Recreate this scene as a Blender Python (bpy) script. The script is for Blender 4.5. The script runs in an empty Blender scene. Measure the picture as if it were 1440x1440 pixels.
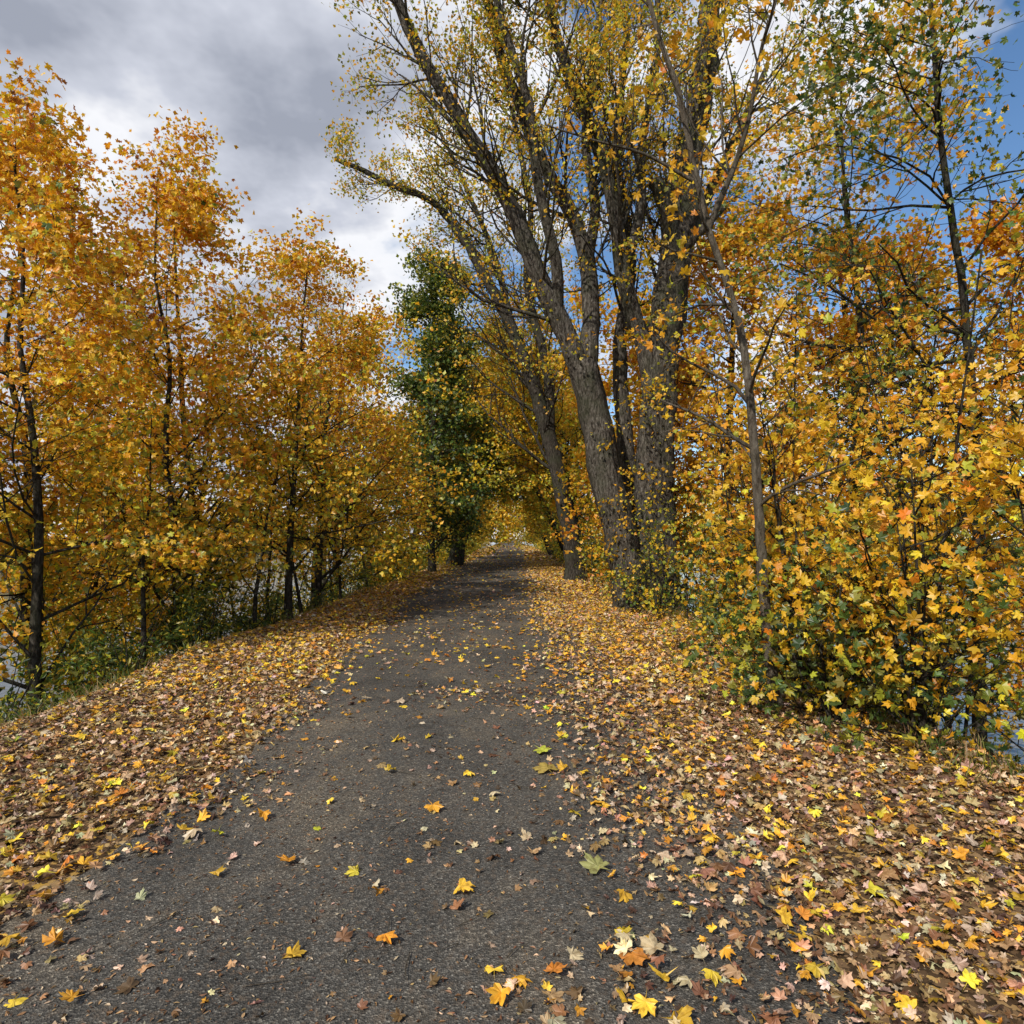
import bpy, math, numpy as np
from mathutils import Vector
rng = np.random.default_rng(7)
scene = bpy.context.scene
scene.view_settings.view_transform = 'Standard'
scene.view_settings.look = 'None'
scene.view_settings.exposure = 0

# ------------------------------------------------------------------ helpers
def nrm(v):
    v = np.asarray(v, float)
    return v / (np.linalg.norm(v, axis=-1, keepdims=True) + 1e-9)

def new_mat(name):
    m = bpy.data.materials.new(name); m.use_nodes = True
    nt = m.node_tree
    for n in list(nt.nodes): nt.nodes.remove(n)
    return m, nt, nt.nodes, nt.links

def ramp(nodes, stops, interp='LINEAR'):
    r = nodes.new('ShaderNodeValToRGB'); r.color_ramp.interpolation = interp
    el = r.color_ramp.elements
    while len(el) > 1: el.remove(el[-1])
    el[0].position = stops[0][0]; el[0].color = (*stops[0][1], 1)
    for p, c in stops[1:]:
        e = el.new(p); e.color = (*c, 1)
    return r

def mk_mesh(name, V, F, matidx, smooth, mats, colors=None):
    me = bpy.data.meshes.new(name)
    V = np.ascontiguousarray(V, dtype=np.float32); F = np.ascontiguousarray(F, dtype=np.int32)
    me.vertices.add(len(V)); me.vertices.foreach_set('co', V.ravel())
    me.loops.add(F.size); me.loops.foreach_set('vertex_index', F.ravel())
    me.polygons.add(len(F))
    me.polygons.foreach_set('loop_start', np.arange(0, F.size, F.shape[1], dtype=np.int32))
    me.polygons.foreach_set('material_index', np.asarray(matidx, dtype=np.int32))
    me.polygons.foreach_set('use_smooth', np.asarray(smooth, dtype=bool))
    for m in mats: me.materials.append(m)
    if colors is not None:
        a = me.color_attributes.new('Col', 'FLOAT_COLOR', 'POINT')
        c = np.ones((len(V), 4), dtype=np.float32); c[:, :3] = colors
        a.data.foreach_set('color', c.ravel())
    me.update(calc_edges=True)
    return me

def add_obj(name, me, loc=(0, 0, 0), rz=0.0, sc=1.0):
    o = bpy.data.objects.new(name, me); scene.collection.objects.link(o)
    o.location = loc; o.rotation_euler = (0, 0, rz)
    o.scale = (sc, sc, sc) if np.isscalar(sc) else sc
    return o

# ------------------------------------------------------------------ materials
def leaf_material(name, trans=0.4, noise=False):
    m, nt, N, L = new_mat(name)
    out = N.new('ShaderNodeOutputMaterial')
    at = N.new('ShaderNodeAttribute'); at.attribute_name = 'Col'
    src = at.outputs['Color']
    if noise:
        tc = N.new('ShaderNodeTexCoord')
        nz = N.new('ShaderNodeTexNoise'); nz.inputs['Scale'].default_value = 45; nz.inputs['Detail'].default_value = 3
        L.new(tc.outputs['Object'], nz.inputs['Vector'])
        rp = ramp(N, [(0.32, (0.5, 0.42, 0.36)), (0.52, (1, 1, 1)), (0.75, (1.15, 1.12, 1.1))])
        L.new(nz.outputs['Fac'], rp.inputs['Fac'])
        mx = N.new('ShaderNodeMix'); mx.data_type = 'RGBA'; mx.blend_type = 'MULTIPLY'; mx.inputs[0].default_value = 0.8
        L.new(at.outputs['Color'], mx.inputs[6]); L.new(rp.outputs['Color'], mx.inputs[7]); src = mx.outputs[2]
    b = N.new('ShaderNodeBsdfDiffuse'); L.new(src, b.inputs['Color'])
    t = N.new('ShaderNodeBsdfTranslucent'); L.new(src, t.inputs['Color'])
    ms = N.new('ShaderNodeMixShader'); ms.inputs[0].default_value = trans
    L.new(b.outputs[0], ms.inputs[1]); L.new(t.outputs[0], ms.inputs[2])
    g = N.new('ShaderNodeBsdfGlossy'); g.inputs['Roughness'].default_value = .45; g.inputs['Color'].default_value = (.9, .9, .9, 1)
    m2 = N.new('ShaderNodeMixShader'); m2.inputs[0].default_value = .035
    L.new(ms.outputs[0], m2.inputs[1]); L.new(g.outputs[0], m2.inputs[2]); L.new(m2.outputs[0], out.inputs['Surface'])
    return m

def bark_material(name, dark, mid, light, green=0.15):
    m, nt, N, L = new_mat(name)
    out = N.new('ShaderNodeOutputMaterial'); b = N.new('ShaderNodeBsdfDiffuse')
    tc = N.new('ShaderNodeTexCoord'); mp = N.new('ShaderNodeMapping'); mp.inputs['Scale'].default_value = (1, 1, 0.3)
    L.new(tc.outputs['Object'], mp.inputs['Vector'])
    n1 = N.new('ShaderNodeTexNoise'); n1.inputs['Scale'].default_value = 24; n1.inputs['Detail'].default_value = 6; n1.inputs['Roughness'].default_value = 0.74
    n1.inputs['Distortion'].default_value = .6
    L.new(mp.outputs[0], n1.inputs['Vector'])
    r1 = ramp(N, [(0.38, dark), (0.5, mid), (0.66, light)])
    L.new(n1.outputs['Fac'], r1.inputs['Fac'])
    n2 = N.new('ShaderNodeTexNoise'); n2.inputs['Scale'].default_value = 1.9; n2.inputs['Detail'].default_value = 4
    L.new(tc.outputs['Object'], n2.inputs['Vector'])
    r2 = ramp(N, [(0.45, (0, 0, 0)), (0.7, (1, 1, 1))]); L.new(n2.outputs['Fac'], r2.inputs['Fac'])
    mu = N.new('ShaderNodeMath'); mu.operation = 'MULTIPLY'; mu.inputs[1].default_value = green * 3
    L.new(r2.outputs['Color'], mu.inputs[0])
    mx = N.new('ShaderNodeMix'); mx.data_type = 'RGBA'; L.new(mu.outputs[0], mx.inputs[0])
    L.new(r1.outputs['Color'], mx.inputs[6]); mx.inputs[7].default_value = (0.055, 0.06, 0.035, 1)
    L.new(mx.outputs[2], b.inputs['Color'])
    bp = N.new('ShaderNodeBump'); bp.inputs['Strength'].default_value = 1.0; bp.inputs['Distance'].default_value = 0.06
    L.new(n1.outputs['Fac'], bp.inputs['Height']); L.new(bp.outputs[0], b.inputs['Normal'])
    L.new(b.outputs[0], out.inputs['Surface'])
    return m

leafM = leaf_material('leaf_translucent', 0.45)
litterM = leaf_material('fallen_leaf', 0.1, True)
barkGrey = bark_material('bark_grey', (0.02, 0.017, 0.014), (0.085, 0.073, 0.06), (0.21, 0.188, 0.16), 0.24)
barkDark = bark_material('bark_dark', (0.018, 0.015, 0.012), (0.05, 0.043, 0.035), (0.12, 0.105, 0.088), 0.2)
barkYoung = bark_material('bark_young', (0.07, 0.055, 0.04), (0.14, 0.115, 0.088), (0.22, 0.19, 0.15), 0.12)

# ------------------------------------------------------------------ leaf templates
def polar(lst):
    right = [(math.sin(math.radians(a)) * r, math.cos(math.radians(a)) * r) for a, r in lst]
    left = [(-x, y) for x, y in right[1:-1]][::-1]
    return right + left
def fan(pts, petiole=True):
    V = [(0, 0, 0)] + [(x, y, 0) for x, y in pts]
    n = len(pts)
    F = [(0, 1 + (i + 1) % n, 1 + i) for i in range(n)]
    if petiole:
        k = len(V); V += [(-.018, -.05, 0), (.018, -.05, 0), (0.05, -.85, 0.05)]
        F.append((k, k + 2, k + 1))
    return np.array(V, float), np.array(F, int)
T_HI = fan(polar([(0, 1), (8, .80), (17, .80), (25, .55), (34, .74), (45, .96), (55, .76), (66, .72), (76, .5), (88, .6), (104, .72), (125, .48), (180, .14)]))
T_MID = fan(polar([(0, 1), (14, .78), (25, .56), (46, .95), (62, .7), (76, .5), (102, .7), (140, .38), (180, .12)]), False)
T_LOW = (np.array([(0, -.5, 0), (.68, .0, .06), (.34, .3, 0), (0, .85, .05), (-.34, .3, 0), (-.68, .0, .06)], float),
         np.array([(0, 1, 2), (0, 2, 3), (0, 3, 4), (0, 4, 5)]))
T_CARD = (np.array([(0, -.7, 0), (.55, 0, .12), (0, .8, 0), (-.55, 0, .12)], float), np.array([(0, 1, 2), (0, 2, 3)]))
T_OVAL = (np.array([(0, -.9, 0), (.32, -.2, .05), (.28, .35, .05), (0, .95, -.08), (-.28, .35, .05), (-.32, -.2, .05)], float),
          np.array([(0, 1, 2), (0, 2, 3), (0, 3, 4), (0, 4, 5)]))

def leaves_geo(P, size, nbias, jit, tmpl, curl=0.25, r=None):
    r = r or rng
    TV, TF = tmpl; n = len(P); m = len(TV)
    nv = nrm(nrm(r.normal(size=(n, 3))) * jit + np.asarray(nbias, float))
    a = nrm(np.cross(nv, nrm(r.normal(size=(n, 3)))))
    b = np.cross(nv, a)
    c = r.normal(0, curl, (n, 3)) + np.array([-curl * .3, -curl * .3, 0])
    x = TV[None, :, 0]; y = TV[None, :, 1]
    z = TV[None, :, 2] + c[:, 0:1] * x * x + c[:, 1:2] * y * y + c[:, 2:3] * x * y + r.normal(0, curl * .18, (n, m))
    s = np.asarray(size).reshape(-1, 1)
    asp = r.uniform(.75, 1.1, (n, 1))
    out = P[:, None, :] + (s * x * asp)[..., None] * a[:, None, :] + (s * y)[..., None] * b[:, None, :] + (s * z)[..., None] * nv[:, None, :]
    F = (TF[None] + (np.arange(n) * m)[:, None, None]).reshape(-1, 3)
    return out.reshape(-1, 3), F

def palette(n, pal, r=None, var=0.18):
    r = r or rng
    w = np.array([p[1] for p in pal], float); w /= w.sum()
    idx = r.choice(len(pal), n, p=w)
    c = np.array([p[0] for p in pal])[idx]
    c = c * np.exp(r.normal(0, var, (n, 1))) * np.exp(r.normal(0, var * .35, (n, 3)))
    return np.clip(c, 0.004, 0.9)

YEL = (0.82, 0.50, 0.025); GOLD = (0.76, 0.38, 0.016); ORG = (0.64, 0.245, 0.014); RUST = (0.32, 0.10, 0.015)
YGR = (0.46, 0.43, 0.035); GRN = (0.10, 0.155, 0.025); DGR = (0.035, 0.07, 0.014); OLV = (0.21, 0.21, 0.03)
PAL_MAPLE = [(YEL, 4.5), (GOLD, 4), (ORG, .8), (YGR, 1)]
PAL_ORANGE = [(GOLD, 4.5), (ORG, 3.4), (RUST, .5), (YEL, 2)]
PAL_YG = [(YEL, 3), (YGR, 3.5), (GOLD, 1.5), (OLV, 2)]
PAL_GREEN = [(GRN, 3), (DGR, 4), (OLV, 1.5), (YGR, .5)]
PAL_CANOPY = [(YEL, 2.5), (YGR, 3), (GOLD, 2), (OLV, 2)]

# ------------------------------------------------------------------ tree builder
class TB:
    def __init__(s, seed):
        s.V = []; s.F = []; s.n = 0; s.tw = []; s.r = np.random.default_rng(seed); s.thin = 1.0
    def tube(s, P, R, sides, rough=0.0):
        P = np.asarray(P, float); n = len(P)
        T = nrm(np.gradient(P, axis=0)); D = np.abs(P[-1] - P[0]); ref = np.zeros(3); ref[int(np.argmin(D))] = 1
        U = nrm(np.cross(T, ref)); W = np.cross(T, U)
        a = np.linspace(0, 2 * math.pi, sides, endpoint=False)
        RR = np.asarray(R).reshape(-1, 1) * np.ones((1, sides))
        if rough > 0:
            lobes = sum(s.r.normal(0, .5) * np.cos(k * a + s.r.uniform(0, 6)) for k in (2, 3, 5))
            RR = RR * (1 + rough * lobes[None] + s.r.normal(0, rough * .45, RR.shape))
        ring = P[:, None] + RR[..., None] * (np.cos(a)[None, :, None] * U[:, None] + np.sin(a)[None, :, None] * W[:, None])
        V = ring.reshape(-1, 3)
        i = np.arange(n - 1)[:, None] * sides; j = np.arange(sides)[None]; j2 = (j + 1) % sides
        A = s.n + i + j; B = s.n + i + j2; C = A + sides; Dd = B + sides
        F = np.concatenate([np.stack([A, B, Dd], -1).reshape(-1, 3), np.stack([A, Dd, C], -1).reshape(-1, 3)])
        s.V.append(V); s.F.append(F); s.n += len(V)
        if sides > 4:
            e = s.n; s.V.append(P[-1:] + T[-1:] * R[-1] * .3); s.n += 1
            base = e - sides; jj = np.arange(sides)
            s.F.append(np.stack([base + jj, base + (jj + 1) % sides, np.full(sides, e)], -1))
    def stem(s, pts, r0, r1, sides=12, rough=.06, flare=0.0, step=.35):
        p = np.asarray(pts, float)
        q = np.vstack([2 * p[0] - p[1], p, 2 * p[-1] - p[-2]])
        out = []
        for i in range(1, len(q) - 2):
            L = np.linalg.norm(q[i + 1] - q[i]); k = max(2, int(L / step))
            for t in np.linspace(0, 1, k, endpoint=False):
                out.append(.5 * ((2 * q[i]) + (-q[i - 1] + q[i + 1]) * t + (2 * q[i - 1] - 5 * q[i] + 4 * q[i + 1] - q[i + 2]) * t * t + (-q[i - 1] + 3 * q[i] - 3 * q[i + 1] + q[i + 2]) * t ** 3))
        out.append(p[-1]); out = np.array(out)
        u = np.linspace(0, 1, len(out)); R = r0 + (r1 - r0) * u ** .85
        out[1:-1] += s.r.normal(0, r0 * .06, (len(out) - 2, 3))
        if flare > 0: R = R * (1 + flare * np.exp(-(out[:, 2] - out[0, 2]) / .35))
        s.tube(out, R, sides, rough)
        return out, R
    def grow(s, p, d, L, r, lvl, P):
        n = 5 if lvl > 0 else 3
        pts = [p]; q = p
        for i in range(n):
            d = d + s.r.normal(0, P['wob'], 3); d[2] += P['trop']; d = d / np.linalg.norm(d)
            q = q + d * (L / n); pts.append(q)
        pts = np.array(pts)
        R = np.linspace(r, max(r * .35, .002), n + 1)
        s.tube(pts, R * s.thin, 6 if r > .04 else (4 if r > .012 else 3))
        if lvl <= 1: s.tw.append(pts[1:] if lvl == 0 else pts[3:])
        if lvl == 0: return
        nb = P['nb'][lvl - 1]
        for t in np.linspace(.22, .97, nb) + s.r.uniform(-.06, .06, nb):
            t = min(max(t, .1), .99); f = t * n; i = int(f); pos = pts[i] + (pts[min(i + 1, n)] - pts[i]) * (f - i)
            tan = pts[min(i + 1, n)] - pts[i]; tan = tan / (np.linalg.norm(tan) + 1e-9)
            s.side(pos, tan, L * s.r.uniform(.42, .72) * (1.15 - .5 * t), max(R[i] * .62, .003), lvl - 1, P)
    def side(s, pos, tan, L, r, lvl, P, outdir=None):
        v = s.r.normal(size=3); v[2] *= P.get('flat', .5)
        if outdir is not None: v = v * .6 + np.asarray(outdir, float)
        v = v - tan * v.dot(tan); v /= (np.linalg.norm(v) + 1e-9)
        a = math.radians(s.r.uniform(*P['ang']))
        d = tan * math.cos(a) + v * math.sin(a)
        s.grow(pos, d, L, r, lvl, P)
    def branch_stem(s, pts, R, n, t0, L, lvl, P, outdir=None, Lend=.35):
        m = len(pts)
        for t in np.linspace(t0, .99, n):
            t = min(.995, t + s.r.uniform(-.02, .02)); i = min(int(t * (m - 1)), m - 2)
            tan = nrm(pts[i + 1] - pts[i]); u = (t - t0) / (1 - t0)
            LL = L * (1 - (1 - Lend) * u) * s.r.uniform(.7, 1.15)
            s.side(pts[i], tan, LL, min(max(R[i] * .5, .01), LL * .014 + .006), lvl, P, outdir)
    def leaf_points(s, per, spread):
        out = []
        for t in s.tw:
            k = s.r.poisson(per * s.r.choice([.15, .7, 1.2, 1.9]))
            if k == 0: continue
            i = s.r.integers(0, len(t), k); i2 = np.minimum(i + 1, len(t) - 1); f = s.r.random((k, 1))
            out.append(t[i] * (1 - f) + t[i2] * f + s.r.normal(0, spread, (k, 3)) * np.array([1, 1, .5]))
        return np.vstack(out) if out else np.zeros((0, 3))
    def finish(s, name, bark, LP, size, tmpl, pal, jit=.9, bias=(0, 0, .6), colfn=None, curl=.25, smin=.6):
        V = np.vstack(s.V); F = np.vstack(s.F); nw = len(V); nf = len(F)
        col = np.full((nw, 3), .1)
        if len(LP):
            sz = size * s.r.uniform(smin, 1.2, len(LP))
            lv, lf = leaves_geo(LP, sz, bias, jit, tmpl, curl, s.r)
            c = palette(len(LP), pal, s.r) if colfn is None else colfn(LP, s.r)
            V = np.vstack([V, lv]); F = np.vstack([F, lf + nw]); col = np.vstack([col, np.repeat(c, len(tmpl[0]), axis=0)])
        mi = np.zeros(len(F), int); mi[nf:] = 1; sm = np.zeros(len(F), bool); sm[:nf] = True
        return mk_mesh(name, V, F, mi, sm, [bark, leafM], col)

def zmix(z0, z1, low, high, noise=1.0):
    def fn(P, r):
        u = np.clip((P[:, 2] - z0) / (z1 - z0) + r.normal(0, .22, len(P)) + .25 * np.sin(P[:, 0] * 1.9 + P[:, 2] * 1.3) * noise, 0, 1)
        a = palette(len(P), low, r); b = palette(len(P), high, r)
        return np.where((r.random(len(P)) < u)[:, None], b, a)
    return fn

MAPLE = dict(wob=.14, trop=.03, nb=[4, 6, 6], ang=(38, 78), flat=.35)
BIG = dict(wob=.13, trop=.06, nb=[5, 5, 5], ang=(22, 52), flat=.8)
SAPL = dict(wob=.16, trop=.02, nb=[4, 5, 5], ang=(35, 75), flat=.5)

# ------------------------------------------------------------------ terrain
LB = -4.05   # left brow of the embankment
def gz(X, Y):
    X = np.asarray(X, float); Y = np.asarray(Y, float)
    n = .12 * np.sin(X * 1.3 + Y * .7) + .1 * np.sin(X * .6 - Y * 1.1 + 2)
    l = np.clip((LB - X) / 4.5, 0, 1); r_ = np.clip((X - 3.0) / 5.5, 0, 1)
    s = l * l * (3 - 2 * l) * 3.0 + r_ * r_ * (3 - 2 * r_) * 3.0
    far = np.clip((np.abs(X) - 62) / 10, 0, 1) * 2.6
    return -s + far + n * np.clip((np.maximum(LB - X, X - 3.0)) / 1.0, 0, 1) * .8

xs = np.concatenate([[-3000, -900, -300, -120], np.arange(-80, -12, 4), np.arange(-12, 12, .25), np.arange(12, 82, 4), [120, 300, 900, 3000]])
ys = np.concatenate([[-300, -60, -20], np.arange(-8, 40, .5), np.arange(40, 120, 4), [140, 180, 240, 320, 500, 900, 3500]])
XX, YY = np.meshgrid(xs, ys, indexing='ij')
ZZ = gz(XX, YY); V = np.stack([XX, YY, ZZ], -1).reshape(-1, 3)
ny = len(ys); i, j = np.meshgrid(np.arange(len(xs) - 1), np.arange(ny - 1), indexing='ij')
a = (i * ny + j).ravel(); F = np.stack([a, a + ny, a + ny + 1, a + 1], -1)
gm, nt, N, L = new_mat('leafy_soil')
out = N.new('ShaderNodeOutputMaterial'); b = N.new('ShaderNodeBsdfDiffuse')
g = N.new('ShaderNodeNewGeometry')
vo = N.new('ShaderNodeTexVoronoi'); vo.inputs['Scale'].default_value = 30
nd = N.new('ShaderNodeTexNoise'); nd.inputs['Scale'].default_value = 22; nd.inputs['Detail'].default_value = 3
av = N.new('ShaderNodeVectorMath'); av.operation = 'ADD'; sc_ = N.new('ShaderNodeVectorMath'); sc_.operation = 'SCALE'; sc_.inputs['Scale'].default_value = .09
L.new(g.outputs['Position'], nd.inputs['Vector']); L.new(nd.outputs['Color'], sc_.inputs[0])
L.new(g.outputs['Position'], av.inputs[0]); L.new(sc_.outputs[0], av.inputs[1]); L.new(av.outputs[0], vo.inputs['Vector'])
sp = N.new('ShaderNodeSeparateColor'); L.new(vo.outputs['Color'], sp.inputs[0])
rc = ramp(N, [(0, (.03, .021, .013)), (.35, (.08, .05, .028)), (.6, (.17, .105, .055)), (.78, (.28, .18, .09)), (.9, (.42, .25, .05)), (1, (.42, .32, .2))])
L.new(sp.outputs[0], rc.inputs['Fac'])
sx = N.new('ShaderNodeSeparateXYZ'); L.new(g.outputs['Position'], sx.inputs[0])
n3 = N.new('ShaderNodeTexNoise'); n3.inputs['Scale'].default_value = .9; n3.inputs['Detail'].default_value = 4; L.new(g.outputs['Position'], n3.inputs['Vector'])
ad = N.new('ShaderNodeMath'); ad.operation = 'ADD'; ad.inputs[1].default_value = .6; L.new(sx.outputs[0], ad.inputs[0])
ab = N.new('ShaderNodeMath'); ab.operation = 'ABSOLUTE'; L.new(ad.outputs[0], ab.inputs[0])
mr = N.new('ShaderNodeMapRange'); mr.inputs[1].default_value = 3.0; mr.inputs[2].default_value = 4.6; L.new(ab.outputs[0], mr.inputs[0])
mm = N.new('ShaderNodeMath'); mm.operation = 'MULTIPLY'; r3 = ramp(N, [(.35, (.25, .25, .25)), (.6, (1, 1, 1))]); L.new(n3.outputs['Fac'], r3.inputs['Fac'])
L.new(mr.outputs[0], mm.inputs[0]); L.new(r3.outputs['Color'], mm.inputs[1])
gc = ramp(N, [(.3, (.02, .03, .01)), (.6, (.06, .075, .02)), (.8, (.11, .1, .035))]); L.new(nd.outputs['Fac'], gc.inputs['Fac'])
mx = N.new('ShaderNodeMix'); mx.data_type = 'RGBA'; L.new(mm.outputs[0], mx.inputs[0]); L.new(rc.outputs['Color'], mx.inputs[6]); L.new(gc.outputs['Color'], mx.inputs[7])
L.new(mx.outputs[2], b.inputs['Color'])
bp = N.new('ShaderNodeBump'); bp.inputs['Distance'].default_value = .03; bp.inputs['Strength'].default_value = .8
L.new(sp.outputs[0], bp.inputs['Height']); L.new(bp.outputs[0], b.inputs['Normal']); L.new(b.outputs[0], out.inputs[0])
add_obj('ground', mk_mesh('ground', V, F, np.zeros(len(F)), np.ones(len(F)), [gm]))

# water
wm, nt, N, L = new_mat('river_water')
out = N.new('ShaderNodeOutputMaterial'); b = N.new('ShaderNodeBsdfPrincipled'); b.inputs['Base Color'].default_value = (.05, .065, .07, 1)
b.inputs['Roughness'].default_value = .12; b.inputs['IOR'].default_value = 1.33
nz = N.new('ShaderNodeTexNoise'); nz.inputs['Scale'].default_value = 2.2; nz.inputs['Detail'].default_value = 2
g = N.new('ShaderNodeNewGeometry'); L.new(g.outputs['Position'], nz.inputs['Vector'])
bp = N.new('ShaderNodeBump'); bp.inputs['Distance'].default_value = .05; bp.inputs['Strength'].default_value = .5
L.new(nz.outputs['Fac'], bp.inputs['Height']); L.new(bp.outputs[0], b.inputs['Normal']); L.new(b.outputs[0], out.inputs[0])
for x0, x1 in ((-75, -5.8), (5.5, 75)):
    add_obj('river_water', mk_mesh('river_water', [(x0, -200, -2.1), (x1, -200, -2.1), (x1, 700, -2.1), (x0, 700, -2.1)], [(0, 1, 2, 3)], [0], [0], [wm]))

# path
def edgeL(Y): return np.interp(Y, [0, 3, 6, 10, 16, 35, 80], [-1.75, -1.7, -1.75, -2.1, -2.5, -2.9, -2.0])
def edgeR(Y): return np.interp(Y, [0, 3, 6, 10, 16, 35, 80], [.38, .3, .38, .3, .4, .7, 1.4])
yp = np.concatenate([np.arange(-6, 60, .4), np.arange(60, 420, 6)])
PV = []; nx = 9
for y in yp:
    w = .07 * math.sin(y * 1.7) + .05 * math.sin(y * 4.1 + 1)
    l = edgeL(y) - .25 + w; r_ = max(1.2, edgeR(y) + .3) + .06 * math.sin(y * 2.3)
    for u in np.linspace(0, 1, nx): PV.append((l + (r_ - l) * u, y, .006 + .03 * (1 - (2 * u - 1) ** 2)))
PV = np.array(PV); i, j = np.meshgrid(np.arange(len(yp) - 1), np.arange(nx - 1), indexing='ij')
a = (i * nx + j).ravel(); PF = np.stack([a, a + 1, a + nx + 1, a + nx], -1)
def path_z(X, Y):
    l = edgeL(Y) - .25; r_ = np.maximum(1.2, edgeR(Y) + .3); u = np.clip((X - l) / (r_ - l), 0, 1)
    return np.where((X > l) & (X < r_), .006 + .03 * (1 - (2 * u - 1) ** 2), gz(X, Y))
pm, nt, N, L = new_mat('worn_asphalt')
out = N.new('ShaderNodeOutputMaterial'); b = N.new('ShaderNodeBsdfPrincipled'); b.inputs['Roughness'].default_value = .92
b.inputs['Specular IOR Level'].default_value = .12
g = N.new('ShaderNodeNewGeometry')
v1 = N.new('ShaderNodeTexVoronoi'); v1.inputs['Scale'].default_value = 140; L.new(g.outputs['Position'], v1.inputs['Vector'])
s1 = N.new('ShaderNodeSeparateColor'); L.new(v1.outputs['Color'], s1.inputs[0])
r1 = ramp(N, [(0, (.042, .04, .036)), (.55, (.082, .077, .069)), (.85, (.13, .122, .108)), (.97, (.2, .187, .16)), (1, (.3, .28, .24))]); L.new(s1.outputs[0], r1.inputs['Fac'])
n1 = N.new('ShaderNodeTexNoise'); n1.inputs['Scale'].default_value = 1.1; n1.inputs['Detail'].default_value = 8; n1.inputs['Roughness'].default_value = .7
mp = N.new('ShaderNodeMapping'); mp.inputs['Scale'].default_value = (1, .6, 1); L.new(g.outputs['Position'], mp.inputs['Vector']); L.new(mp.outputs[0], n1.inputs['Vector'])
r2 = ramp(N, [(.36, (.62, .62, .62)), (.5, (.97, .95, .92)), (.64, (1.6, 1.42, 1.18))]); L.new(n1.outputs['Fac'], r2.inputs['Fac'])
mx = N.new('ShaderNodeMix'); mx.data_type = 'RGBA'; mx.blend_type = 'MULTIPLY'; mx.inputs[0].default_value = 1
L.new(r1.outputs['Color'], mx.inputs[6]); L.new(r2.outputs['Color'], mx.inputs[7])
n2 = N.new('ShaderNodeTexNoise'); n2.inputs['Scale'].default_value = 30; n2.inputs['Detail'].default_value = 5; L.new(g.outputs['Position'], n2.inputs['Vector'])
r4 = ramp(N, [(.52, (0, 0, 0)), (.66, (1, 1, 1))]); L.new(n2.outputs['Fac'], r4.inputs['Fac'])
m4 = N.new('ShaderNodeMath'); m4.operation = 'MULTIPLY'; m4.inputs[1].default_value = .5; L.new(r4.outputs['Color'], m4.inputs[0])
mx2 = N.new('ShaderNodeMix'); mx2.data_type = 'RGBA'; L.new(m4.outputs[0], mx2.inputs[0]); L.new(mx.outputs[2], mx2.inputs[6]); mx2.inputs[7].default_value = (.14, .105, .074, 1)
L.new(mx2.outputs[2], b.inputs['Base Color'])
bp = N.new('ShaderNodeBump'); bp.inputs['Distance'].default_value = .006; bp.inputs['Strength'].default_value = .8
L.new(v1.outputs['Distance'], bp.inputs['Height']); L.new(bp.outputs[0], b.inputs['Normal']); L.new(b.outputs[0], out.inputs[0])
add_obj('asphalt_path', mk_mesh('asphalt_path', PV, PF, np.zeros(len(PF)), np.ones(len(PF)), [pm]))

# ------------------------------------------------------------------ fallen leaves
TAN = (.44, .28, .13); PALE = (.54, .40, .26); BRN = (.22, .115, .05); DBR = (.09, .05, .028)
LY = (.74, .45, .04); LG = (.66, .33, .03); LO = (.5, .2, .03)
def pat(X, Y):
    return (np.sin(X * 2.1 + Y * .9 + 1) + np.sin(X * 4.7 - Y * 2.3) * .7 + np.sin(Y * 3.1 + X * .6 + 2) * .6 + np.sin(X * 9 + Y * 7) * .35) / 2.65
def sample_litter(y0, y1, dens):
    n = int((y1 - y0) * 10.5 * dens); X = rng.uniform(-6, 4.5, n); Y = rng.uniform(y0, y1, n)
    w = pat(X, Y)
    eR = edgeR(Y) + .12 * np.sin(Y * 2.7); eL = edgeL(Y) + .12 * np.sin(Y * 3.3 + 1)
    pr = np.clip((X - eR) / .9 + .3 + w * .35, 0, 1) * (X > eR - .45)
    pl = np.clip((eL - X) / .8 + .3 + w * .3, 0, 1) * (X < eL + .45)
    onp = np.clip(.024 + .06 * np.clip(w, 0, 1) + .22 * np.exp(-((Y - 6.5) / .5) ** 2) * (X > -1) + .14 * np.exp(-((Y - 3.3) / .25) ** 2) * (X > -.6) + .09 * np.exp(-((Y - 4.9) / .25) ** 2) + .05 * (Y > 8), 0, 1)
    p = np.maximum(np.maximum(pr, pl), onp)
    p *= np.where(X > 3.1, np.clip(1 - (X - 3.1) / 1.6, .15, 1), 1) * np.where(X < LB + .1, np.clip(1 - (LB + .1 - X) / 1.0, .1, 1), 1)
    k = rng.random(n) < p
    return X[k], Y[k]
def litter(y0, y1, dens, smin, smax, tmpl, pal, jit, pw=1.0, lift=.03):
    X, Y = sample_litter(y0, y1, dens)
    u = rng.random(len(X)) ** pw; sz = smin + (smax - smin) * u
    Z = path_z(X, Y) + .004 + sz * .16 + rng.random(len(X)) * lift
    onpath = (X < edgeR(Y)) & (X > edgeL(Y)); Z = np.where(onpath, path_z(X, Y) + .005 + sz * .12, Z)
    V, F = leaves_geo(np.stack([X, Y, Z], -1), sz, (0, 0, 1), jit, tmpl, .42)
    V[:, 2] = np.maximum(V[:, 2], path_z(V[:, 0], V[:, 1]) + .002)
    c = palette(len(X), pal, var=.28)
    return V, F, np.repeat(c, len(tmpl[0]), axis=0)
palG = [(LY, 2.0), (LG, 1.6), (LO, .5), (TAN, 3), (PALE, 2.6), (BRN, 2.4), (DBR, .9), (YGR, .25)]
palF = [(LY, 3.2), (LG, 2.4), (LO, .5), (TAN, 3), (PALE, 2.0), (BRN, 1.5)]
palS = [(TAN, 3), (PALE, 3), (BRN, 3), (DBR, 2), (LG, .7)]
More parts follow.
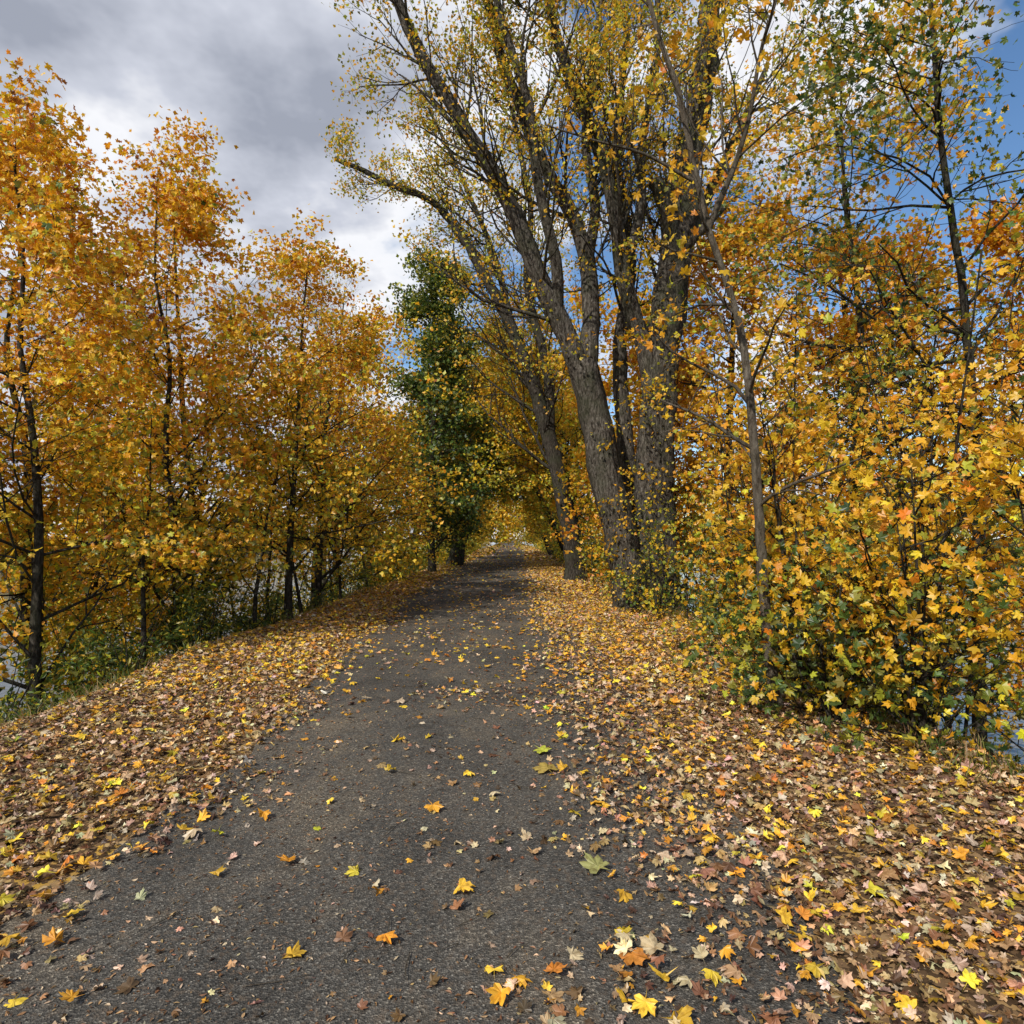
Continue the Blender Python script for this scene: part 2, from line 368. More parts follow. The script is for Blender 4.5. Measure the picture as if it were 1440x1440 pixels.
parts = [litter(.8, 7, 200, .026, .058, T_HI, palG, .5, 1.7, .035),
         litter(.8, 7, 720, .012, .034, T_MID, palS, .75, 1.2, .02),
         litter(7, 18, 260, .03, .062, T_MID, palF, .5, 1.3, .035),
         litter(7, 18, 260, .015, .03, T_LOW, palS, .7, 1, .02),
         litter(18, 45, 130, .05, .085, T_LOW, palF, .5, 1, .03),
         litter(45, 140, 16, .12, .22, T_CARD, palF, .4, 1, .03)]
n = 480; X = rng.uniform(-3.6, 3.2, n); Y = 1.8 + 14 * rng.random(n) ** 1.2; k = (rng.random(n) < np.where((X > edgeL(Y)) & (X < edgeR(Y)), .5, .9)); X = X[k]; Y = Y[k]
sz = rng.uniform(.045, .072, len(X)); V, F = leaves_geo(np.stack([X, Y, path_z(X, Y) + .02 + sz * .13], -1), sz, (0, 0, 1), .28, T_HI, .38)
V[:, 2] = np.maximum(V[:, 2], path_z(V[:, 0], V[:, 1]) + .002)
parts.append((V, F, np.repeat(palette(len(X), [(LY, 4), (LG, 2), (YGR, .5), (PALE, .8), (LO, .5)]), len(T_HI[0]), axis=0)))
for (x, y, s_, c) in ((.23, 4.35, .12, (.36, .26, .06)), (.2, 4.75, .085, (.42, .44, .05)), (.39, 3.05, .09, (.3, .29, .1))):
    V, F = leaves_geo(np.array([[x, y, .06]]), s_, (0, -.15, 1), .05, T_HI, .22); V[:, 2] = np.maximum(V[:, 2], .043)
    parts.append((V, F, np.tile(c, (len(V), 1))))
VV = []; FF = []; CC = []; o = 0
for v, f, c in parts: VV.append(v); FF.append(f + o); CC.append(c); o += len(v)
VV = np.vstack(VV); FF = np.vstack(FF); CC = np.vstack(CC)
add_obj('fallen_leaves', mk_mesh('fallen_leaves', VV, FF, np.zeros(len(FF)), np.zeros(len(FF)), [litterM], CC))

n = 38000; X = rng.uniform(-3, 2, n); Y = 1.5 + 14 * rng.random(n) ** 1.5; k = rng.random(n) < np.clip(.28 + .6 * pat(X, Y) + .4 * np.abs(X + .6) / 1.5, .08, 1); X = X[k]; Y = Y[k]
V, F = leaves_geo(np.stack([X, Y, path_z(X, Y) + .006], -1), rng.uniform(.004, .015, len(X)), (0, 0, 1), .3, T_OVAL, .3)
c = np.repeat(palette(len(X), [(TAN, 3), (BRN, 4), (DBR, 2), (PALE, 1)]), 6, axis=0)
add_obj('leaf_debris', mk_mesh('leaf_debris', V, F, np.zeros(len(F)), np.zeros(len(F)), [litterM], c))
tb = TB(5)
for _ in range(320):
    x = tb.r.uniform(-3.6, 3); y = tb.r.uniform(1.8, 12); a = tb.r.uniform(0, 6.28); l = tb.r.uniform(.04, .22)
    z = float(path_z(np.array(x), np.array(y))) + .008; m_ = tb.r.normal(0, .012, 2)
    tb.tube([(x, y, z), (x + math.cos(a) * l * .5 + m_[0], y + math.sin(a) * l * .5 + m_[1], z + .004), (x + math.cos(a) * l, y + math.sin(a) * l, z)], [.0022, .002, .001], 4)
add_obj('fallen_twigs', mk_mesh('fallen_twigs', np.vstack(tb.V), np.vstack(tb.F), np.zeros(sum(len(f) for f in tb.F)), np.ones(sum(len(f) for f in tb.F)), [barkYoung]))

# ------------------------------------------------------------------ the big multi-stemmed tree (right verge)
t = TB(11); D = 15.0
def S(*p): return np.array([(x, D + dy, z) for x, z, dy in p])
A, RA = t.stem(S((2.78, -.2, 0), (2.6, .9, 0), (2.22, 2.5, 0), (1.92, 4.0, .1), (1.6, 5.5, .1)), .44, .32, 16, .1, .35)
A1, RA1 = t.stem(S((1.7, 5.0, .1), (1.1, 6.3, 0), (.5, 7.5, -.2), (.2, 8.3, -.3), (-.4, 9.4, -.5), (-1.14, 10.6, -.6), (-1.9, 11.7, -.8), (-2.5, 13.0, -1), (-3.2, 14.6, -1)), .26, .08, 12, .06)
A2, RA2 = t.stem(S((1.66, 5.0, .1), (1.8, 6.8, .3), (1.72, 8.1, .5), (1.25, 9.3, .5), (.6, 10.4, .4), (.1, 11.6, .3), (-.4, 13, .2), (-.7, 14.8, 0)), .25, .08, 12, .06)
A3, RA3 = t.stem(S((1.74, 7.9, .5), (1.95, 9.4, .8), (1.75, 11, 1), (1.9, 12.6, 1.2), (2.2, 15, 1.4)), .15, .06, 10, .05)
A4, RA4 = t.stem(S((1.0, 6.4, 0), (.95, 7.6, -.4), (.55, 9.0, -.8), (.35, 10.6, -1), (-.3, 12.5, -1.2), (-.6, 14, -1.4)), .14, .06, 10, .05)
B, RB = t.stem(S((3.25, -.2, .3), (3.22, 1.2, .3), (3.22, 2.6, .3), (3.3, 4.8, .3), (3.5, 6.9, .3), (3.72, 8.3, .3), (4.0, 10.1, .3), (4.28, 11.6, .3), (4.45, 13, .2), (4.6, 15, .2)), .5, .2, 18, .1, .3)
B2, RB2 = t.stem(S((3.3, 4.4, .3), (2.95, 6.0, .1), (2.5, 7.2, -.1), (2.3, 8.6, -.2), (1.9, 10, -.4), (1.2, 11.6, -.5), (.8, 13, -.6), (.3, 14.6, -.8)), .23, .08, 12, .06)
B3, RB3 = t.stem(S((3.4, 5.2, .5), (3.95, 6.8, .9), (4.15, 8.3, 1.1), (4.7, 9.8, 1.2), (5.4, 11.2, 1.3), (6.2, 13, 1.4)), .22, .06, 12, .06)
B4, RB4 = t.stem(S((2.45, 7.4, -.1), (2.9, 9.0, .1), (2.95, 10.6, .2), (3.3, 12.4, .3), (3.3, 15, .3)), .13, .05, 10, .05)
t.stem(S((3.62, 7.6, .25), (3.5, 8.6, 0), (3.35, 9.15, -.1), (3.15, 9.45, -.15)), .2, .15, 12, .12)
t.stem(S((3.7, 7.9, .3), (4.2, 8.4, -.1), (4.7, 8.9, -.2)), .14, .07, 10, .1)
C1, RC1 = t.stem(S((2.95, -.2, .9), (2.9, 2, 1.1), (2.7, 4.2, 1.2), (2.6, 6.2, 1.3), (2.9, 8.4, 1.4), (2.6, 11, 1.6), (2.9, 14.5, 1.8)), .26, .07, 12, .07, .3)
for s_, R_, n_, t0, L_ in ((A1, RA1, 20, .12, 3.7), (A2, RA2, 16, .25, 3.2), (A3, RA3, 11, .2, 2.8), (A4, RA4, 12, .25, 2.9), (B, RB, 17, .5, 3.4), (B2, RB2, 15, .3, 3.0), (B3, RB3, 16, .2, 3.6), (B4, RB4, 10, .3, 2.6), (C1, RC1, 13, .45, 2.8)):
    t.branch_stem(s_, R_, n_, t0, L_, 2, BIG)
for s_, R_, n_ in ((A, RA, 13), (B, RB, 22), (C1, RC1, 8), (A1, RA1, 5), (B2, RB2, 7)):
    for q in range(n_):
        i = t.r.integers(2, max(3, int(len(s_) * (.95 if s_ is A else .55)))); tan = nrm(s_[min(i + 1, len(s_) - 1)] - s_[i - 1])
        t.side(s_[i], tan, t.r.uniform(.6, 1.5), .012, 1, dict(MAPLE, trop=.05), (0, -.5, 0))
add_obj('silver_maple_tree', t.finish('silver_maple_tree', barkGrey, t.leaf_points(9.5, .14), .062, T_LOW, PAL_CANOPY, colfn=zmix(5, 11, [(YEL, 4), (GOLD, 2.5), (YGR, 2)], PAL_CANOPY)))

# tree behind it, arching left over the path
t = TB(21); D = 25.0
A, RA = t.stem(S((2.35, -.2, 0), (2.2, 1.4, 0), (1.85, 3.2, 0), (1.4, 5.2, 0), (.8, 7.2, 0), (.15, 9, 0), (-.85, 11, 0), (-1.8, 12.7, 0), (-3, 14.1, 0), (-4.8, 14.9, 0), (-6.6, 15.7, 0)), .36, .08, 12, .07, .4)
A2, RA2 = t.stem(S((1.4, 5.2, 0), (1.3, 8, .4), (.6, 11, .5), (.7, 14, .6), (0, 18, .7)), .22, .07, 10, .06)
A3, RA3 = t.stem(S((.1, 9, 0), (-.6, 12, .4), (-1.8, 15, .5), (-3.2, 18, .6)), .15, .05, 10, .06)
for s_, R_, n_, t0, L_ in ((A, RA, 24, .22, 4.2), (A2, RA2, 17, .15, 3.8), (A3, RA3, 12, .15, 3.6)):
    t.branch_stem(s_, R_, n_, t0, L_, 2, BIG)
add_obj('silver_maple_tree', t.finish('silver_maple_tree', barkDark, t.leaf_points(8, .2), .085, T_LOW, PAL_CANOPY))

# ------------------------------------------------------------------ generic tree maker
def std_tree(name, seed, H, lean, r0, nbr, L, t0, per, spread, size, tmpl, pal, bark, P=MAPLE, lvl=2, colfn=None, out=None, fork=True, jit=.9, Lend=.35, bias=(0, -.15, .6), pw=1.3):
    t = TB(seed); t.thin = .75; pts = [(0, 0, -.3)]
    for k in range(1, 7):
        u = k / 6; pts.append((lean[0] * u ** pw + t.r.normal(0, .05 * H / 10), lean[1] * u + t.r.normal(0, .05 * H / 10), H * u))
    s_, R_ = t.stem(pts, r0, r0 * .12, 10, .05, .3)
    t.branch_stem(s_, R_, nbr, t0, L, lvl, P, out, Lend)
    if fork:
        for q in range(2):
            i = int(len(s_) * t.r.uniform(.3, .5)); p0 = s_[i]; a = t.r.uniform(0, 6.28); w = H * .16
            f_, g_ = t.stem([p0, p0 + (math.cos(a) * w * .4, math.sin(a) * w * .4, H * .14), p0 + (math.cos(a) * w, math.sin(a) * w, H * .45)], R_[i] * .6, .02, 8, .05)
            t.branch_stem(f_, g_, nbr // 2, .2, L * .7, lvl, P, out, Lend)
    return t.finish(name, bark, t.leaf_points(per, spread), size, tmpl, pal, jit, bias, colfn)

cf_left = zmix(1.5, 8.0, [(YEL, 5), (YGR, 3.4), (GOLD, 1.6), (OLV, 1.6), (GRN, .5)], [(GOLD, 4), (ORG, 2.0), (YEL, 3.0), (RUST, .5), (YGR, .3)])
left = [  # x, y, H, lean, r, seed
    (-4.4, 13.2, 7.4, (.35, 0), .085, 31, 23, 3.3),
    (-5.5, 11.0, 7.8, (-.3, 0), .09, 32, 22, 3.1),
    (-4.8, 16.5, 6.8, (.3, .2), .11, 33, 22, 3.4),
    (-6.4, 13.4, 10.2, (-.4, 0), .11, 34, 24, 3.0),
    (-6.2, 8.8, 8.2, (-.3, 0), .09, 35, 24, 2.9),
    (-5.9, 20.0, 7.8, (.5, 0), .12, 36, 23, 3.4),
    (-8.2, 11.5, 11.6, (-.4, 0), .12, 37, 24, 3.0),
    (-5.4, 25.0, 6.6, (.4, 0), .12, 38, 22, 3.2)]
for x, y, H, ln, r_, sd, nb_, L_ in left:
    me = std_tree('yellow_maple_tree', sd, H, ln, r_, nb_, L_, .17, 16, .15, .064 if y < 14 else .078, T_MID if y < 12 else T_LOW, None, barkDark, MAPLE, 2, cf_left, (.15, -.1, 0), False)
    add_obj('yellow_maple_tree', me, (x, y, float(gz(x, y))))
for k, (x, y) in enumerate([(-4.7, 12.2), (-4.6, 14.8), (-5.1, 14), (-4.5, 17.6), (-5.1, 19), (-4.7, 22), (-5.4, 9.8), (-6.2, 12), (-6.5, 16), (-7, 10)]):
    me = std_tree('maple_sapling', 60 + k, rng.uniform(3.2, 4.6), (rng.normal(0, .5), rng.normal(0, .4)), .045, 13, 1.4, .2, 12, .17, .07, T_LOW, PAL_YG, barkDark, SAPL, 1, None, None, False)
    add_obj('maple_sapling', me, (x, y, float(gz(x, y))))

# dark green tree
me = std_tree('green_tree', 41, 14.0, (.3, 0), .2, 54, 3.6, .1, 15, .25, .135, T_LOW, PAL_GREEN, barkDark, MAPLE, 2, zmix(4, 14, PAL_GREEN, [(GRN, 3), (DGR, 1.6), (OLV, 3), (YGR, 1.2)]), None, False, Lend=.35)
add_obj('green_tree', me, (-3.7, 31, float(gz(-3.7, 31))))
t = TB(42); D = 38
A, RA = t.stem(S((-3.3, -.3, 0), (-2.9, 1.6, 0), (-2.3, 3.6, 0), (-1.6, 6, 0), (-1.2, 9, 0), (-.9, 13, 0)), .48, .1, 12, .08, .4)
A2, RA2 = t.stem(S((-2.6, 2.6, .2), (-2.8, 6, .4), (-3.4, 10, .5), (-3.2, 14, .5)), .3, .08, 10, .08)
t.branch_stem(A, RA, 26, .3, 3.6, 2, MAPLE); t.branch_stem(A2, RA2, 18, .2, 3.2, 2, MAPLE)
add_obj('green_tree', t.finish('green_tree', barkDark, t.leaf_points(10, .28), .15, T_LOW, None, colfn=zmix(3, 12, [(DGR, 2), (GRN, 3), (OLV, 3), (YGR, 2)], [(OLV, 3), (YGR, 4), (YEL, 2), (GRN, 2)])))
me = std_tree('bare_tree', 43, 15, (.4, 0), .2, 34, 3.6, .25, .5, .1, .07, T_LOW, PAL_YG, barkGrey, BIG, 2, None, None, True)
add_obj('bare_tree', me, (-8.2, 31, -2)); add_obj('bare_tree', me, (-7.0, 25, -1.6), 2.0, .85)

me = std_tree('yellow_green_tree', 44, 10.5, (-2.6, 0), .2, 38, 3.6, .25, 14, .22, .11, T_LOW, PAL_YG, barkDark, MAPLE, 2, zmix(3, 9, [(YEL, 3), (YGR, 4), (OLV, 1.5)], [(YEL, 4), (GOLD, 3), (YGR, 2)]), None, False, Lend=.55)
add_obj('yellow_green_tree', me, (2.9, 29, 0))

# corridor trees: shared variants
variants = [
    ('yellow_maple_tree', std_tree('v1', 51, 12, (2.0, 0), .24, 28, 4.3, .16, 13, .3, .17, T_LOW, PAL_MAPLE, barkDark, MAPLE, 2, zmix(2, 9, PAL_YG, PAL_MAPLE), None, False, Lend=.5)),
    ('yellow_green_tree', std_tree('v2', 52, 13, (2.5, 0), .28, 28, 4.5, .2, 13, .3, .17, T_LOW, PAL_YG, barkDark, MAPLE, 2, zmix(2, 11, PAL_YG, [(YEL, 4), (YGR, 2), (GOLD, 3)]), None, False, Lend=.5)),
    ('tall_autumn_tree', std_tree('v3', 53, 17, (2.0, 0), .32, 30, 4.6, .25, 7, .26, .13, T_LOW, PAL_CANOPY, barkGrey, BIG, 2)),
    ('orange_maple_tree', std_tree('v4', 54, 11, (.4, 0), .2, 28, 3.6, .15, 15, .18, .095, T_LOW, PAL_ORANGE, barkDark, MAPLE, 2, None, None, False)),
    ('arching_maple_tree', std_tree('v5', 55, 9.4, (5.0, 0), .26, 30, 3.6, .5, 14, .32, .17, T_LOW, PAL_YG, barkDark, MAPLE, 2, zmix(3, 9, PAL_YG, [(YEL, 4), (YGR, 3), (GOLD, 2)]), None, False, Lend=.8, pw=1.15)),
]
y = 34; k = 0
while y < 190:
    for sgn in (-1, 1):
        yy = y + (2.5 if sgn > 0 else 0) + rng.uniform(-1, 1)
        x = (-4.8 - rng.uniform(0, .9)) if sgn < 0 else (3.7 + rng.uniform(0, .9))
        if y > 70: x = x + (-4.0 if sgn < 0 else 4.0) * min(1, (y - 60) / 30)
        rz = (0 if sgn < 0 else math.pi) + rng.uniform(-.4, .4)
        vi = [1, 0, 1, 2, 0, 1, 0][(k * 2 + (sgn > 0)) % 7]
        nm, me = variants[vi]; s_ = rng.uniform(.72, .92)
        add_obj(nm, me, (x, yy, float(gz(x, yy))), rz, s_)
    k += 1; y += 6.0 + y * .06
for x, y, rz, s_ in [(3.7, 42, math.pi, 1.0), (-4.6, 51, .1, 1.05), (3.8, 62, math.pi + .2, 1.0)]:
    add_obj('arching_maple_tree', variants[4][1], (x, y, float(gz(x, y))), rz, s_)
for x, y, vi, rz, s_ in [(6.0, 18.5, 3, 1.0, 1.1), (7.6, 14.5, 3, 2.6, 1.0), (5.6, 22.5, 0, 3.0, .85), (8.6, 10.5, 3, 4.0, .85), (4.6, 20.6, 3, 3.3, .7), (-10.5, 16, 0, .5, .7), (-12, 22, 3, 2.5, .8), (-9, 7.5, 3, 1.5, .8)]:
    nm, me = variants[vi]; add_obj(nm, me, (x, y, float(gz(x, y))), rz, s_)
# taller yellow maple standing on the right bank
me = std_tree('yellow_maple_tree', 45, 11.5, (-.9, -.3), .13, 30, 3.2, .35, 9, .16, .068, T_MID, [(YEL, 4), (GOLD, 4), (ORG, 1.5), (YGR, 1.5)], barkDark, MAPLE, 2, None, None, False, Lend=.6)
add_obj('yellow_maple_tree', me, (6.4, 11.6, float(gz(6.4, 11.6))))

# ------------------------------------------------------------------ right: near maple saplings / shrubs
t = TB(71); D = 6.0
A, RA = t.stem(S((2.42, -.1, .1), (2.28, .9, .05), (2.18, 2.2, 0), (2.1, 3.05, 0), (1.98, 3.65, 0), (1.77, 4.28, 0), (1.6, 4.9, -.05), (1.47, 5.45, -.1), (1.3, 5.95, -.1), (1.02, 6.7, -.2)), .055, .018, 10, .07, .3, .12)
A1, RA1 = t.stem(S((1.6, 4.72, -.05), (1.15, 4.9, -.15), (.7, 4.93, -.3), (.28, 5.0, -.4)), .018, .006, 6, .05, 0, .12)
A2, RA2 = t.stem(S((1.75, 4.3, 0), (2.0, 5.0, -.2), (2.1, 5.7, -.4), (2.35, 6.5, -.5)), .03, .008, 6, .05, 0, .15)
t.branch_stem(A, RA, 18, .3, 1.2, 1, SAPL); t.branch_stem(A1, RA1, 7, .4, .5, 0, SAPL); t.branch_stem(A2, RA2, 14, .2, 1.4, 1, SAPL)
add_obj('maple_sapling', t.finish('maple_sapling', barkYoung, t.leaf_points(3, .11), .06, T_MID, [(YEL, 4), (GOLD, 3.5), (ORG, .5), (YGR, .8)], .9, (0, 0, .3)))

cf_r = zmix(.3, 2.6, [(YEL, 1.5), (YGR, 2.5), (GOLD, 1.2), (OLV, 3), (GRN, 3.5), (DGR, 2)], [(GOLD, 4), (YEL, 4.5), (ORG, 1.0), (YGR, 1.2)])
shr = [(2.85, 6.6, 3.2, 81, 5.5), (3.4, 8.2, 4.4, 82, 6), (3.5, 10.2, 4.6, 83, 5.5), (3.8, 6.2, 4.4, 84, 6), (4.4, 9.3, 5.8, 85, 6), (3.2, 5.2, 2.5, 86, 6), (4.8, 7.2, 5.4, 87, 6), (4.0, 12.2, 5.2, 88, 6), (5.6, 10.2, 6.7, 89, 6),
       (2.75, 5.7, 1.8, 90, 7), (3.9, 4.6, 3.2, 92, 6), (3.1, 7.5, 2.2, 93, 7), (3.3, 9.2, 2.0, 94, 6), (4.3, 3.6, 3.2, 96, 6)]
for x, y, H, sd, per in shr:
    t = TB(sd)
    for q in range(4):
        a = t.r.uniform(0, 6.28); w = t.r.uniform(.13, .28) * H; h = H * t.r.uniform(.65, 1)
        s_, R_ = t.stem([(0, 0, -.4), (math.cos(a) * w * .3, math.sin(a) * w * .3, h * .4), (math.cos(a) * w * .8, math.sin(a) * w * .8, h)], .024, .006, 6, .05, 0, .2)
        t.branch_stem(s_, R_, 12, .1, 1.05, 1, SAPL, None, .5)
    me = t.finish('maple_shrub', barkDark, t.leaf_points(per, .12), .058, T_MID, None, .9, (-.15, -.35, .55), cf_r)
    add_obj('maple_shrub', me, (x, y, float(gz(x, y))))
t = TB(91)
s_, R_ = t.stem([(6.2, 8.9, -1.5), (6.1, 8.8, 2), (5.8, 8.6, 4.5), (5.3, 8.3, 6.5), (5.0, 8.1, 9)], .09, .02, 8, .05)
t.branch_stem(s_, R_, 28, .38, 3.3, 2, dict(SAPL, trop=-.03), (-.7, -.2, 0))
add_obj('green_tree', t.finish('green_tree', barkDark, t.leaf_points(10, .16), .056, T_MID, [(GRN, 4), (DGR, 2), (OLV, 3), (YGR, 2.5), (GOLD, 2)], .9, (0, 0, .3)))

t = TB(95)
for q in range(20):
    x = t.r.uniform(2.3, 3.7); y = t.r.uniform(12.4, 14.6) if q < 10 else t.r.uniform(15, 24); h = t.r.uniform(.7, 2.6)
    s_, R_ = t.stem([(x, y, -.1), (x + t.r.normal(0, .12), y, h * .5), (x + t.r.normal(0, .25), y + t.r.normal(0, .2), h)], .016, .004, 5, .05, 0, .3)
    t.branch_stem(s_, R_, 8, .15, .7, 1, SAPL)
add_obj('maple_sprouts', t.finish('maple_sprouts', barkDark, t.leaf_points(3.5, .1), .06, T_LOW, [(YGR, 3), (YEL, 3), (GRN, 2.5), (OLV, 1)], .9, (0, -.2, .5)))

# ------------------------------------------------------------------ undergrowth and grass
def bush_mass(name, spots, pal, size, per, tmpl, sprd=.22):
    t = TB(len(spots) + 3); P = []
    for (x, y, r_, h) in spots:
        z0 = float(gz(x, y))
        for q in range(5):
            a = t.r.uniform(0, 6.28)
            t.tube([(x, y, z0 - .1), (x + math.cos(a) * r_ * .4, y + math.sin(a) * r_ * .4, z0 + h * .5), (x + math.cos(a) * r_ * .9, y + math.sin(a) * r_ * .9, z0 + h * t.r.uniform(.7, 1.2))], [.009, .007, .003], 4)
        n = int(per * r_ * (h + r_)); nc = 9
        cc = nrm(t.r.normal(size=(nc, 3))) * np.array([r_, r_, h * .55]) * t.r.uniform(.5, 1, (nc, 1)) + (x, y, z0 + h * .5)
        P.append(cc[t.r.integers(0, nc, n)] + t.r.normal(0, sprd * max(r_, .4), (n, 3)) * np.array([1, 1, .7]))
    P = np.vstack(P); P = P[P[:, 2] > gz(P[:, 0], P[:, 1]) + .02]
    add_obj(name, t.finish(name, barkDark, P, size, tmpl, pal, .9, (0, -.1, .6)))
sp_l = [(-4.6 - rng.uniform(0, 1.3), y + rng.uniform(-.4, .4), rng.uniform(.3, .6), rng.uniform(.3, 1.0)) for y in np.arange(6.5, 40, .75)]
sp_l += [(-4.7, 10.3, .5, 1.3), (-5.3, 11.2, .6, 1.6), (-4.9, 8.6, .5, .9), (-5.9, 9.4, .7, 1.6), (-4.6, 12.9, .4, .9), (-5.6, 13.2, .7, 1.5)]
sp_r = [(3.3 + rng.uniform(0, 1.3), y + rng.uniform(-.4, .4), rng.uniform(.3, .6), rng.uniform(.35, 1.0)) for y in np.arange(4.5, 40, .8)]
bush_mass('undergrowth_bushes', sp_l, [(GRN, 4), (DGR, 3), (OLV, 3), (YGR, 1.5), (YEL, .5)], .05, 650, T_OVAL)
bush_mass('undergrowth_bushes', sp_r, [(GRN, 3), (DGR, 3), (OLV, 3), (YGR, 1.5), (GOLD, .7)], .05, 600, T_OVAL)
bush_mass('understory_thicket', [(-7.2 + rng.uniform(-1.3, 1.0), y, rng.uniform(.8, 1.3), rng.uniform(1.8, 3.4)) for y in np.arange(8, 34, 1.9)], [(YGR, 3), (YEL, 3), (OLV, 2), (GRN, 2)], .08, 290, T_LOW, .3)
bush_mass('understory_thicket', [(s_ * (4.9 if s_ > 0 else 5.4) + rng.uniform(-.8, .8), y, rng.uniform(1, 1.4), rng.uniform(1.5, 3.0)) for y in np.arange(24, 100, 3.4) for s_ in (-1, 1)], [(OLV, 2), (YGR, 3), (GRN, 1.3), (YEL, 3)], .14, 210, T_LOW, .3)

n = 16000; side = rng.random(n) < .5; Y = 3 + 40 * rng.random(n) ** 1.5
X = np.where(side, -4.15 - np.abs(rng.normal(0, .8, n)), 2.9 + np.abs(rng.normal(0, .8, n)))
k = rng.random(n) < .1 + .9 * (pat(X * 1.3, Y) > .1); X = X[k]; Y = Y[k]; n = len(X)
Z = gz(X, Y); h = rng.uniform(.05, .22, n); a = rng.uniform(0, 6.28, n); w = rng.uniform(.002, .005, n); lx = rng.normal(0, .1, n); ly = rng.normal(0, .1, n)
ca, sa = np.cos(a) * w, np.sin(a) * w
P0 = np.stack([X - ca, Y - sa, Z], -1); P1 = np.stack([X + ca, Y + sa, Z], -1)
P2 = np.stack([X + ca * .7 + lx * .4, Y + sa * .7 + ly * .4, Z + h * .6], -1); P3 = np.stack([X - ca * .7 + lx * .4, Y - sa * .7 + ly * .4, Z + h * .6], -1); P4 = np.stack([X + lx * 1.2, Y + ly * 1.2, Z + h], -1)
V = np.stack([P0, P1, P2, P3, P4], 1).reshape(-1, 3); F = (np.array([(0, 1, 2), (0, 2, 3), (3, 2, 4)])[None] + (np.arange(n) * 5)[:, None, None]).reshape(-1, 3)
add_obj('grass', mk_mesh('grass', V, F, np.zeros(len(F)), np.zeros(len(F)), [leafM], np.repeat(palette(n, [(GRN, 3), (OLV, 3), (TAN, 3), (DGR, 1)]), 5, axis=0)))

# ------------------------------------------------------------------ distant tree line on the far banks
P = []; r = np.random.default_rng(3)
def clump(x, y, z0, R, H, n):
    c = nrm(r.normal(size=(8, 3))) * np.array([R, R, H * .5]) * r.uniform(.3, 1, (8, 1)) + (x, y, z0 + H * .5)
    P.append(c[r.integers(0, 8, n)] + r.normal(0, R * .32, (n, 3)))
for y in np.arange(-10, 240, 8):
    for s_ in (-1, 1): clump(s_ * (72 + r.uniform(-4, 8)), y, -.5, 4.5, r.uniform(8, 15), 380)
for x in np.arange(-70, 71, 6): clump(x + r.uniform(-2, 2), 250 + r.uniform(-8, 12), -.5, 5, r.uniform(14, 22), 420)
for x in (-14, -10, -6, -2, 2, 6, 10, 14): clump(x, 228 + r.uniform(-5, 5), -1.0, 4.0, 16, 650)
P = np.vstack(P); P[:, 2] = np.maximum(P[:, 2], 0)
V, F = leaves_geo(P, r.uniform(.5, 1.0, len(P)), (0, -.5, .5), .9, T_LOW, .2, r)
add_obj('distant_tree_line', mk_mesh('distant_tree_line', V, F, np.zeros(len(F)), np.zeros(len(F)), [leafM], np.repeat(palette(len(P), [(YGR, 3), (GOLD, 1.5), (YEL, 5), (OLV, .5)], r), 6, axis=0)))

# ------------------------------------------------------------------ sky, sun
EL = math.radians(40); AZ = math.radians(212)
w = bpy.data.worlds.new('World'); scene.world = w; w.use_nodes = True
try: w.cycles.sampling_method = 'NONE'
except Exception as e: print(e)
nt = w.node_tree; N = nt.nodes; L = nt.links
for n_ in list(N): N.remove(n_)
out = N.new('ShaderNodeOutputWorld')
sky = N.new('ShaderNodeTexSky'); sky.sky_type = 'NISHITA'; sky.sun_disc = False; sky.sun_elevation = EL; sky.sun_rotation = AZ
sky.air_density = 1.0; sky.dust_density = .3; sky.ozone_density = 2.5
hs = N.new('ShaderNodeHueSaturation'); hs.inputs['Saturation'].default_value = 1.12; L.new(sky.outputs[0], hs.inputs['Color'])
b1 = N.new('ShaderNodeBackground'); b1.inputs['Strength'].default_value = .15; L.new(hs.outputs[0], b1.inputs['Color'])
tc = N.new('ShaderNodeTexCoord'); sx = N.new('ShaderNodeSeparateXYZ'); L.new(tc.outputs['Generated'], sx.inputs[0])
zz = N.new('ShaderNodeMath'); zz.operation = 'MAXIMUM'; zz.inputs[1].default_value = 0.0; L.new(sx.outputs[2], zz.inputs[0])
za = N.new('ShaderNodeMath'); za.operation = 'ADD'; za.inputs[1].default_value = .22; L.new(zz.outputs[0], za.inputs[0])
dv = N.new('ShaderNodeVectorMath'); dv.operation = 'DIVIDE'; cb = N.new('ShaderNodeCombineXYZ')
for k in range(3): L.new(za.outputs[0], cb.inputs[k])
L.new(tc.outputs['Generated'], dv.inputs[0]); L.new(cb.outputs[0], dv.inputs[1])
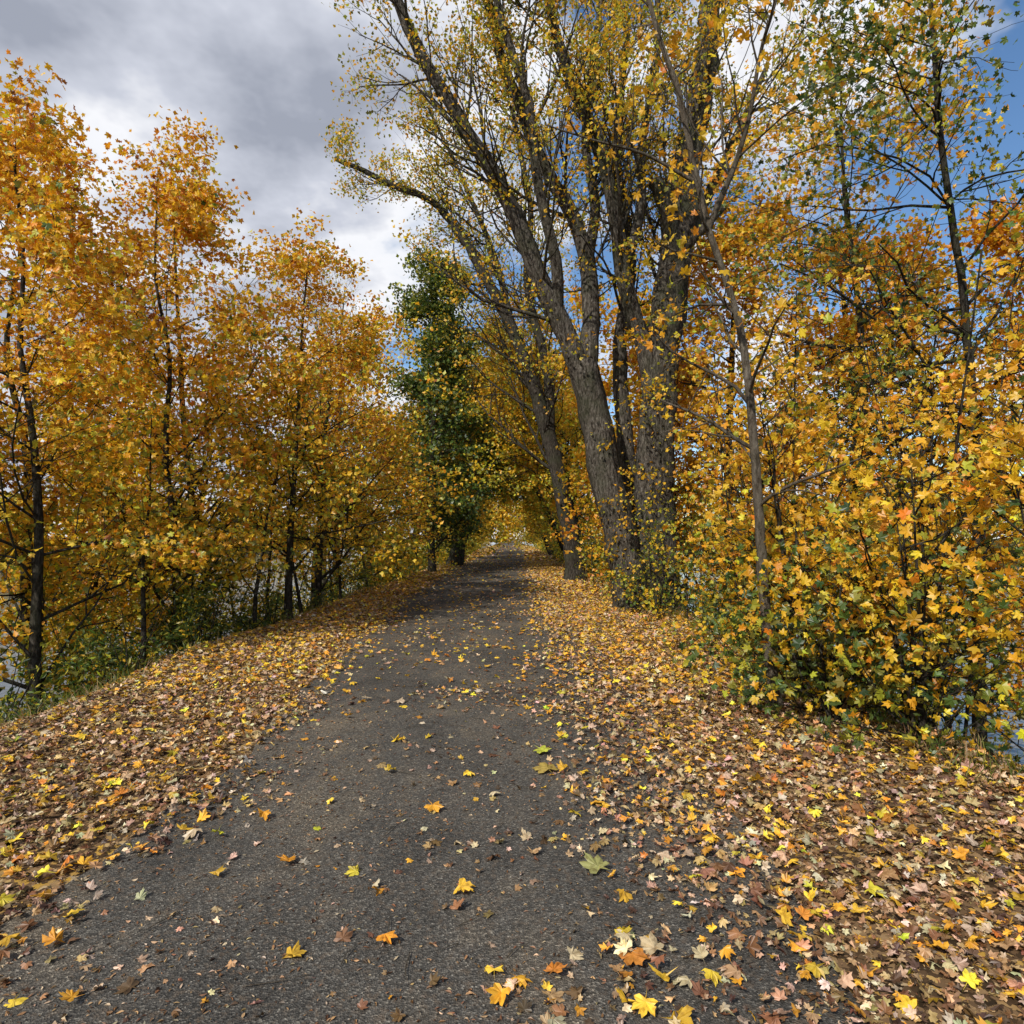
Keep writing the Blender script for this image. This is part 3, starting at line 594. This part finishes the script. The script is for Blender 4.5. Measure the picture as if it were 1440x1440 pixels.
cn = N.new('ShaderNodeTexNoise'); cn.inputs['Scale'].default_value = 1.55; cn.inputs['Detail'].default_value = 6; cn.inputs['Roughness'].default_value = .58
L.new(dv.outputs[0], cn.inputs['Vector'])
lf = N.new('ShaderNodeMapRange'); lf.inputs[1].default_value = .1; lf.inputs[2].default_value = -.45; lf.inputs[3].default_value = -.02; lf.inputs[4].default_value = .17
L.new(sx.outputs[0], lf.inputs[0])
sm = N.new('ShaderNodeMath'); sm.operation = 'ADD'; L.new(cn.outputs['Fac'], sm.inputs[0]); L.new(lf.outputs[0], sm.inputs[1])
mk = ramp(N, [(.47, (0, 0, 0)), (.57, (1, 1, 1))]); L.new(sm.outputs[0], mk.inputs['Fac'])
ccol = ramp(N, [(.5, (.82, .86, .93)), (.6, (.95, .96, 1.0)), (.68, (.62, .65, .74)), (.8, (.36, .39, .47))]); L.new(sm.outputs[0], ccol.inputs['Fac'])
b2 = N.new('ShaderNodeBackground'); b2.inputs['Strength'].default_value = 1.0; L.new(ccol.outputs['Color'], b2.inputs['Color'])
ms = N.new('ShaderNodeMixShader'); L.new(mk.outputs['Color'], ms.inputs[0]); L.new(b1.outputs[0], ms.inputs[1]); L.new(b2.outputs[0], ms.inputs[2]); L.new(ms.outputs[0], out.inputs[0])

sd = Vector((math.sin(AZ) * math.cos(EL), math.cos(AZ) * math.cos(EL), math.sin(EL)))
ld = bpy.data.lights.new('sun', 'SUN'); ld.energy = 4.4; ld.angle = math.radians(.8); ld.color = (1, .95, .86)
lo = bpy.data.objects.new('sun', ld); scene.collection.objects.link(lo); lo.rotation_euler = sd.to_track_quat('Z', 'Y').to_euler(); lo.location = (0, 0, 30)

cd = bpy.data.cameras.new('camera'); co = bpy.data.objects.new('camera', cd); scene.collection.objects.link(co)
cd.sensor_width = 36; cd.lens = 23.6; cd.shift_y = .0257; cd.clip_start = .05; cd.clip_end = 8000
co.location = (0, 0, 1.55); co.rotation_euler = (math.radians(90), 0, 0); scene.camera = co
print('polys', sum(len(m.polygons) for m in bpy.data.meshes))
